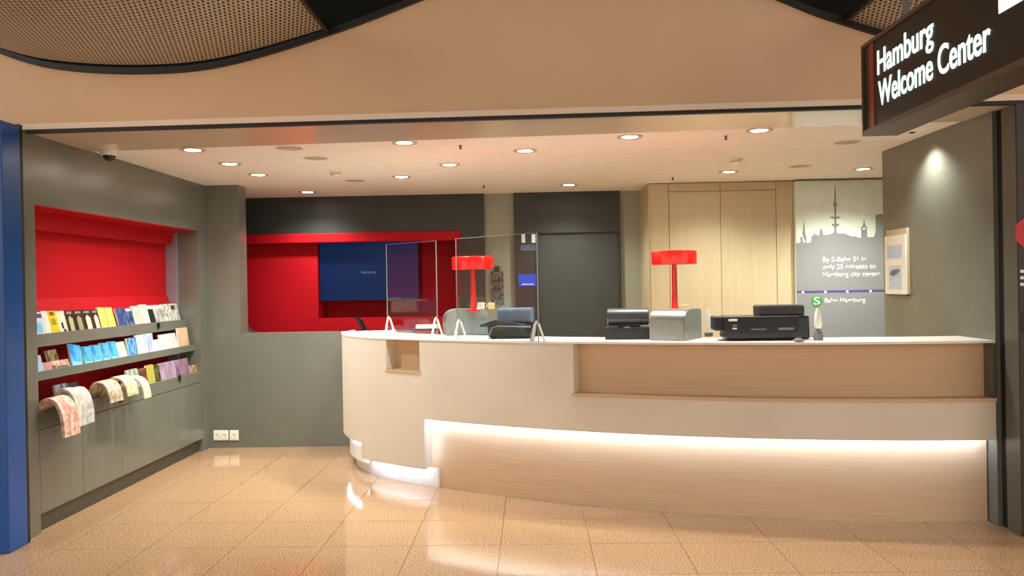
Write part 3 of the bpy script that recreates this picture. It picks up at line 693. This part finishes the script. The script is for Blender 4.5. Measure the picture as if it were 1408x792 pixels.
# blue rectangle with a white bar, grey blue notice and switches beside the door
q0, q1 = at_y(713,394,YB-0.004), at_y(738,377,YB-0.004); q1.x = min(q1.x, lx0-0.032)
o = tag(box('blue_rectangle', 'vivid_blue', q0.x, q1.x, YB-0.006, YB+0.001, q0.z, q1.z), 'small bright blue rectangle beside the dark door', 'notice')
box('print', 'text_white', q0.x+0.04, q1.x-0.03, YB-0.0075, YB-0.006, q0.z+0.02, q0.z+0.03, o)
q0, q1 = at_y(716,345,YB-0.004), at_y(738,336,YB-0.004); q1.x = min(q1.x, lx0-0.032)
o = tag(box('pale_notice', 'steel_blue', q0.x, q1.x, YB-0.006, YB+0.001, q0.z, q1.z), 'grey blue notice below two white switches beside the door', 'notice')
for px0, px1 in ((717,722),(731,739)):
    a, b_ = at_y(px0,334,YB-0.004), at_y(px1,322,YB-0.004); b_.x = min(b_.x, lx0-0.032)
    o = tag(box('wall_switch', 'white_plastic', a.x, b_.x, YB-0.014, YB+0.001, a.z, b_.z, bevel=0.003), ('narrow' if px0 == 717 else 'broad')+' white wall switch above the grey blue notice', 'switch')
    box('rocker', 'paper', a.x+0.008, b_.x-0.008, YB-0.018, YB-0.014, a.z+0.02, b_.z-0.02, o)
# items on the parapet sill and the office desk
ds = empty('office_desk', (-2.2, 9.05, 0)); tag(ds, 'dark desk behind the low grey wall', 'desk')
add(ds, ('desk_top','dark_grey_plastic',-1.4,0.5,-0.42,0.45,1.05,1.09,0), ('side_panel','dark_grey_plastic',-1.4,-1.36,-0.42,0.45,0,1.05,0), ('side_panel','dark_grey_plastic',0.46,0.5,-0.42,0.45,0,1.05,0))
q = at_y(345, 452, 8.85); o = empty('desk_phone', (q.x, 8.85, 1.09)); tag(o, 'black desk phone with white keys behind the low grey wall', 'phone')
MB().prism([(-0.10,0),(0.22,0),(0.22,0.015),(0.02,0.06),(-0.06,0.12),(-0.10,0.12)], -0.08, 0.08, 'y').build('body', 'black', o, bevel=0.006)
add(o, ('handset','black',-0.11,-0.05,-0.09,0.09,0.12,0.155,0.012), ('keys','white_plastic',-0.09,-0.03,-0.096,-0.08,0.07,0.115,0.004), ('keys','white_plastic',-0.06,-0.04,-0.11,-0.09,0.16,0.185,0.004))
q = at_y(497, 442, 8.8); o = empty('tablet_stand', (q.x, 8.8, 1.09)); tag(o, 'small black tablet stand seen above the counter end', 'stand')
MB().prism([(0.03,0.0),(0.09,0.0),(0.09,0.012),(0.06,0.03),(0.0,0.16),(-0.05,0.20),(-0.07,0.19),(-0.02,0.14)], -0.06, 0.06, 'y').build('bracket', 'black', o)
add(o, ('base','black',-0.05,0.11,-0.08,0.08,0,0.012,0.003))
# ================================================================== BANNER
YP = 8.93
o = bn = empty('banner', (3.3, YP, 0)); tag(bn, 'tall grey and white city skyline banner reading By S-Bahn S1', 'banner')
bx0 = max(at_y(1094,300,YP).x, 2.8145); bx1 = 3.80
padd(box('banner_sheet', 'poster_light', bx0, bx1, YP, YP+0.088, 0.02, 2.645), bn)
# skyline outline traced in banner plane
sk = [(1094,334),(1100,334),(1101,331),(1100,326),(1103,326),(1104,333),(1106,334),(1107,332),(1105,327),(1103,320),(1104,318),(1105,302),(1107,320),(1109,327),(1108,333),(1110,334),(1115,333),(1116,325),(1119,323),(1120,320),(1121,323),(1124,323),(1126,324),(1127,320),(1128,315),(1129,314),(1131,318),(1132,323),(1138,323),(1144,321),(1147,319),(1147.3,312),(1144,310),(1143.5,308),(1147.3,307.5),(1147.2,301),(1141,299.5),(1141,298.3),(1147.2,297.5),(1147.2,284),(1145.8,283),(1145.8,280),(1147,279),(1147.4,262),(1148,252),(1149,262),(1149.6,279),(1150.8,280),(1150.8,283),(1149.6,284),(1149.7,297.5),(1156,298.3),(1156,299.5),(1149.8,301),(1149.9,307.5),(1154,308),(1153.5,310),(1150,312),(1150.3,320),(1154,321),(1160,321),(1166,323),(1170,325),(1177,325),(1180,327),(1184,327),(1184.2,316),(1183.5,313),(1186,311),(1187.3,306),(1188,301),(1189,306),(1190.3,311),(1192.5,313),(1192,317),(1192.5,326),(1200,326),(1202,325),(1204,318),(1204,296),(1207,295),(1211,294),(1214,295),(1222,296)]
poly = []
for px, py in sk:
    q = at_y(px, py, YP-0.001); poly.append((min(max(q.x, bx0), bx1), q.z))
poly += [(bx1, poly[-1][1]), (bx1, 0.02), (bx0, 0.02)]
padd(MB().prism(poly, YP-0.003, YP+0.001, 'y').build('skyline', 'poster_grey'), bn)
# lantern window of the church tower, gap of the pier
for px0, py0, px1, py1 in ((1186,315.5,1190,313),):
    a, b_ = at_y(px0,py0,YP-0.003), at_y(px1,py1,YP-0.003); padd(box('tower_window', 'poster_light', a.x, b_.x, YP-0.0045, YP-0.003, a.z, b_.z), bn)
for s_, px0, px1, pb_, pt_ in (('By S-Bahn S1 in',1131.5,1191,360.5,353.5),('only 25 minutes to',1131.5,1204,370.5,363.5),('Hamburg city center.',1132,1212,381,374),('Bahn Hamburg',1134,1190,416.5,410)):
    a, b_, t_ = at_y(px0,pb_,YP-0.003), at_y(px1,pb_-(px1-px0)*0.018,YP-0.003), at_y(px0,pt_,YP-0.003)
    padd(text('lettering', s_, 'text_white', None, (a.x, YP-0.003, a.z), (1,0,0), (0,0,1), (t_.z-a.z), b_.x-a.x, 0.0008, 0.004), bn)
a, b_ = at_y(1096,403,YP-0.003), at_y(1220,400.4,YP-0.003)
padd(box('route_line', 'purple', a.x, b_.x, YP-0.0045, YP-0.003, a.z, a.z+0.022), bn)
for px in (1104,1135,1165,1197): disc('route_stop', 'text_white', px, 402-(px-1104)*0.018, 1.7, YP-0.0045, bn, 0.001)
disc('logo_disc', 's_green', 1123, 414.5, 8, YP-0.003, bn, 0.001)
q = at_y(1119, 419.5, YP-0.0045); padd(text('logo_letter', 'S', 'text_white', None, (q.x, YP-0.0045, q.z), (1,0,0), (0,0,1), 0.085, 0.065, 0.0008, 0.02), bn)
box_ = padd(box('banner_rail', 'silver_side', bx0, bx1, YP-0.006, YP+0.088, 2.64, 2.652), bn)
# paper holder on the partition
a0, a1 = at_x(1218,404,XR-0.03), at_x(1245,320,XR-0.03)
h = empty('leaflet_holder', (XR, (a0.y+a1.y)/2, a0.z)); tag(h, 'wall leaflet holder with oak back and pale blue printed sheet on the partition', 'leaflet holder')
wy = (a0.y-a1.y)/2; hz = a1.z-a0.z
add(h, ('back_board','oak_v',-0.022,0.001,-wy,wy,0.0,hz+0.04,0.003), ('lower_rail','dark_grey_plastic',-0.034,0.0,-wy,wy,-0.012,0.0,0.002))
MB().box(-0.034,-0.021,-wy+0.001,wy-0.001,0.0,hz-0.01).build('sheet', 'paper', h)
mat('print_blue', (170,192,220), 0.5, (206,216,228), 30)
for z0, z1, y0, y1 in ((.60,.82,-.7,.75),(.08,.48,-.65,.6)):
    MB().box(-0.0355,-0.034,y0*wy,y1*wy,z0*hz,z1*hz).build('print', 'print_blue', h)
MB().prism([(wy*0.1,hz*.30),(wy*0.5,hz*.33),(wy*.3,hz*.40),(-wy*.3,hz*.42),(-wy*.5,hz*.38),(-wy*.2,hz*.34)], -0.037,-0.0355,'x').build('emblem', 'steel_blue', h)
# sockets on the low wall
def socket(pxa, pxb, n, label):
    a, b_ = at_y(pxa, 605.5, 8.398), at_y(pxb, 591.5, 8.398)
    o = empty('power_socket', ((a.x+b_.x)/2, 8.4, a.z)); tag(o, label, 'socket'); W = (b_.x-a.x)/2; H = b_.z-a.z
    box('frame_plate', 'white_plastic', -W, W, -0.011, 0.001, 0, H, o, 0.004)
    for i in range(n):
        cx = (-W + (2*W)*(i+0.5)/n)
        mt = Matrix.Translation((cx, -0.0112, H/2)) @ Matrix.Rotation(math.radians(90), 4, 'X')
        ins = MB().lathe([(0.030,0),(0.030,0.004),(0.022,0.004),(0.020,0.001)], 20, mtx=mt).build('insert', 'paper', o, smooth=True)
        for sx in (-1,1): box('pin_hole', 'black', cx+sx*0.0085-0.003, cx+sx*0.0085+0.003, -0.0135, -0.0115, H/2-0.003, H/2+0.003, ins)
    return o
socket(294, 314, 2, 'white double power socket low on the grey wall')
socket(316, 328, 1, 'white single power socket beside the double one')
# ================================================================== CEILING FITTINGS
def downlight(px, py, power=None, label=None, group=None, z=CEIL):
    p = at_z(px, py, z); o = empty('downlight', (p.x, p.y, z))
    tag(o, label or 'round recessed downlight glowing in the white ceiling', 'downlight', group or 'downlights in the white ceiling')
    MB().lathe([(0.095,0.001),(0.095,-0.005),(0.080,-0.009),(0.060,-0.004),(0.056,0.001)], 28).build('trim_ring', 'ring_beige', o, smooth=True)
    MB().lathe([(0.055,-0.0035),(0.055,0.001)], 24).build('lamp_disc', 'lamp_disc', o)
    l = bpy.data.lights.new('downlight_lamp', 'SPOT'); l.energy = power or SPOT_W; l.color = (0.97,1.0,0.90); l.spot_size = math.radians(140); l.spot_blend = 1.0; l.shadow_soft_size = 0.06
    lo = bpy.data.objects.new('downlight_lamp', l); col.objects.link(lo); lo.parent = o; lo.location = (0,0,-0.03)
    return o
for px, py, lb in ((265,206,'recessed downlight nearest the dome security camera'),(316,225,'second recessed downlight from the security camera, along the brochure wall'),(355,240,'third recessed downlight from the security camera, along the brochure wall'),(423,264,'recessed downlight right in front of the red recess with the television'),
    (556,196,'recessed downlight beside the polished soffit, above the small counter niche'),(618,226,'recessed downlight at mid ceiling behind the front sprinkler'),(552,243,'recessed downlight between rear round speaker and sprinkler by the television wall'),(722,207,'recessed downlight above the middle of the counter, second from soffit'),(866,188,'recessed downlight beside the polished soffit, above the long oak niche'),
    (1044,179,'recessed downlight nearest the hanging sign'),(1002,236,'recessed downlight in front of the oak cabinet wall'),(782,254,'recessed downlight right in front of the dark door'),(1187,232,'recessed downlight right in front of the skyline banner')):
    downlight(px, py, power={1187: 260.0, 1002: 150.0}.get(px), label=lb)
# wall-washing spot near the partition
o = empty('downlight', (XR-0.16, 6.17, CEIL)); tag(o, 'small recessed spot washing the dark partition wall', 'downlight')
MB().lathe([(0.020,0.001),(0.019,-0.010),(0.017,-0.010),(0.015,0.001)], 24).build('trim_ring', 'black', o, smooth=True)
MB().lathe([(0.014,-0.002),(0.014,0.001)], 20).build('lamp_disc', 'lamp_disc', o)
l = bpy.data.lights.new('downlight_lamp', 'SPOT'); l.energy = 62; l.color = (0.97,1.0,0.90); l.spot_size = math.radians(118); l.spot_blend = 0.75; l.shadow_soft_size = 0.02
lo = bpy.data.objects.new('downlight_lamp', l); col.objects.link(lo); lo.parent = o; lo.location = (0,0,-0.013)
# vents / speakers
for px, py, lb in ((398,203,'flush round ceiling speaker nearest the polished soffit'),(434,217,'flush round ceiling speaker between two others'),(488,248,'flush round ceiling speaker near the grey pillar'),(1100,228,'flush round ceiling vent in front of the oak cabinet wall'),(1165,195,'flush round ceiling vent near the partition and sign')):
    p = at_z(px, py, CEIL); o = empty('ceiling_speaker', (p.x, p.y, CEIL)); tag(o, lb, 'speaker')
    MB().lathe([(0.115,0.001),(0.115,-0.004),(0.10,-0.006),(0.098,0.001)], 32).build('rim', 'ceiling_white', o, smooth=True)
    MB().lathe([(0.098,-0.004),(0.098,0.001)], 32).build('grille', mat('grille', (196,182,164), 0.7, (170,156,138), 120), o)
for px, py, lb in ((461,235,'white smoke detector between two ceiling speakers'),(1012,218,'white smoke detector in front of the oak cabinet wall')):
    p = at_z(px, py, CEIL); o = empty('smoke_detector', (p.x, p.y, CEIL)); tag(o, lb, 'smoke detector')
    MB().lathe([(0.03,-0.05),(0.042,-0.045),(0.045,-0.03),(0.03,-0.026)], 24).build('sensor_head', 'white_plastic', o, smooth=True)
    MB().lathe([(0.03,-0.028),(0.055,-0.02),(0.058,0.001)], 24).build('base', 'cream', o, smooth=True)
for px, py, lb in ((633,203,'dark sprinkler head on the ceiling above the counter middle'),(665,258,'dark sprinkler head above the light grey wall strip'),(998,190,'dark sprinkler head near the hanging sign'),(925,247,'dark sprinkler head above the corner of the oak cabinet wall')):
    p = at_z(px, py-3, CEIL); o = empty('sprinkler', (p.x, p.y, CEIL)); tag(o, lb, 'sprinkler', 'sprinklers in the white ceiling'); o.scale = (0.6,0.6,0.6)
    MB().lathe([(0.012,-0.04),(0.012,-0.012),(0.024,-0.006),(0.026,0.001)], 14).build('body', 'sign_red', o, smooth=True)
    MB().lathe([(0.022,-0.048),(0.022,-0.044)], 14).build('deflector', 'silver', o); box('yoke', 'silver', -0.016, 0.016, -0.003, 0.003, -0.045, -0.03, o)
# security camera
p = at_z(150, 206, CEIL); o = empty('security_camera', (p.x+0.0, p.y, CEIL)); tag(o, 'white dome security camera on the ceiling by the grey wall', 'camera')
MB().lathe([(0.052,-0.045),(0.062,-0.03),(0.064,0.001)], 24).build('housing', 'white_plastic', o, smooth=True)
MB().lathe([(0.002,-0.085),(0.02,-0.082),(0.036,-0.07),(0.045,-0.05),(0.046,-0.042)], 24).build('dome', 'black_gloss', o, smooth=True)
# ================================================================== HANGING SIGN
XS = 1.87; ys0 = 4.69; ys1 = 1.9; zb, zt = 2.402, 2.885
sg = empty('hanging_sign', (XS+0.08, 3.3, zb)); tag(sg, 'black hanging sign box reading Hamburg Welcome Center', 'sign')
padd(box('sign_box', 'sign_face', XS, XS+0.17, ys1, ys0, zb+0.012, zt-0.012), sg)
fr = MB().box(XS-0.012, XS+0.182, ys1, ys0, zb-0.012, zb+0.014).box(XS-0.012, XS+0.182, ys1, ys0, zt-0.014, zt+0.006).box(XS-0.012, XS+0.182, ys0, ys0+0.012, zb-0.012, zt+0.006)
padd(fr.build('frame', 'sign_frame'), sg)
rs0 = at_x(1197,150,XS).y; rs1 = at_x(1203,150,XS).y
padd(box('red_stripe', 'sign_red', XS-0.004, XS+0.001, rs1, rs0, zb+0.014, zt-0.014), sg)
def sign_text(s, pl, pr, base, top):
    a = at_x(pl, base, XS-0.003); e = at_x(pr, base, XS-0.003); t = at_x(pl, top, XS-0.003)
    padd(text('lettering', s, 'sign_text', None, (XS-0.001, a.y, a.z), (0,-1,0), (0,0,1), t.z-a.z, a.y-e.y, 0.003, 0.012), sg)
sign_text('Hamburg', 1206.5, 1284, 103, 70)
sign_text('Welcome Center', 1208, 1363, 146, 112)
a = at_x(1373, 19, XS-0.003)
padd(box('pictogram', 'sign_text', XS-0.003, XS+0.001, a.y-0.33, a.y, a.z, zt-0.02), sg)
padd(MB().prism([(a.y-0.05,a.z+0.05),(a.y-0.24,a.z+0.05),(a.y-0.24,a.z+0.08),(a.y-0.09,a.z+0.08),(a.y-0.09,zt-0.05),(a.y-0.05,zt-0.05)], XS-0.0045, XS-0.003, 'x').build('pictogram_mark', 'sign_face'), sg)
for yy in (at_x(1246, 8, XS+0.05).y, 2.3):
    padd(MB().tube([(XS+0.05, yy, zt), (XS+0.05, yy, 5.12)], 0.017, 10).build('hanging_rod', 'grey_plastic', smooth=True), sg)
# ================================================================== CONCOURSE CEILING LAMPS (outside the picture)
for x, y in ((-3.0,3.4),(-1.0,3.4),(1.0,3.2),(3.0,3.2),(-2.0,1.0),(0.5,1.0),(-3.0,-1.5),(0.0,-1.5),(3.0,-1.5)):
    l = bpy.data.lights.new('concourse_lamp_offscreen', 'SPOT'); l.energy = HALL_W; l.color = (1,0.84,0.66); l.spot_size = math.radians(110); l.spot_blend = 0.9; l.shadow_soft_size = 0.06
    lo = bpy.data.objects.new('concourse_lamp_offscreen', l); col.objects.link(lo); lo.location = (x, y, min(wz(x), 3.6)-0.04)
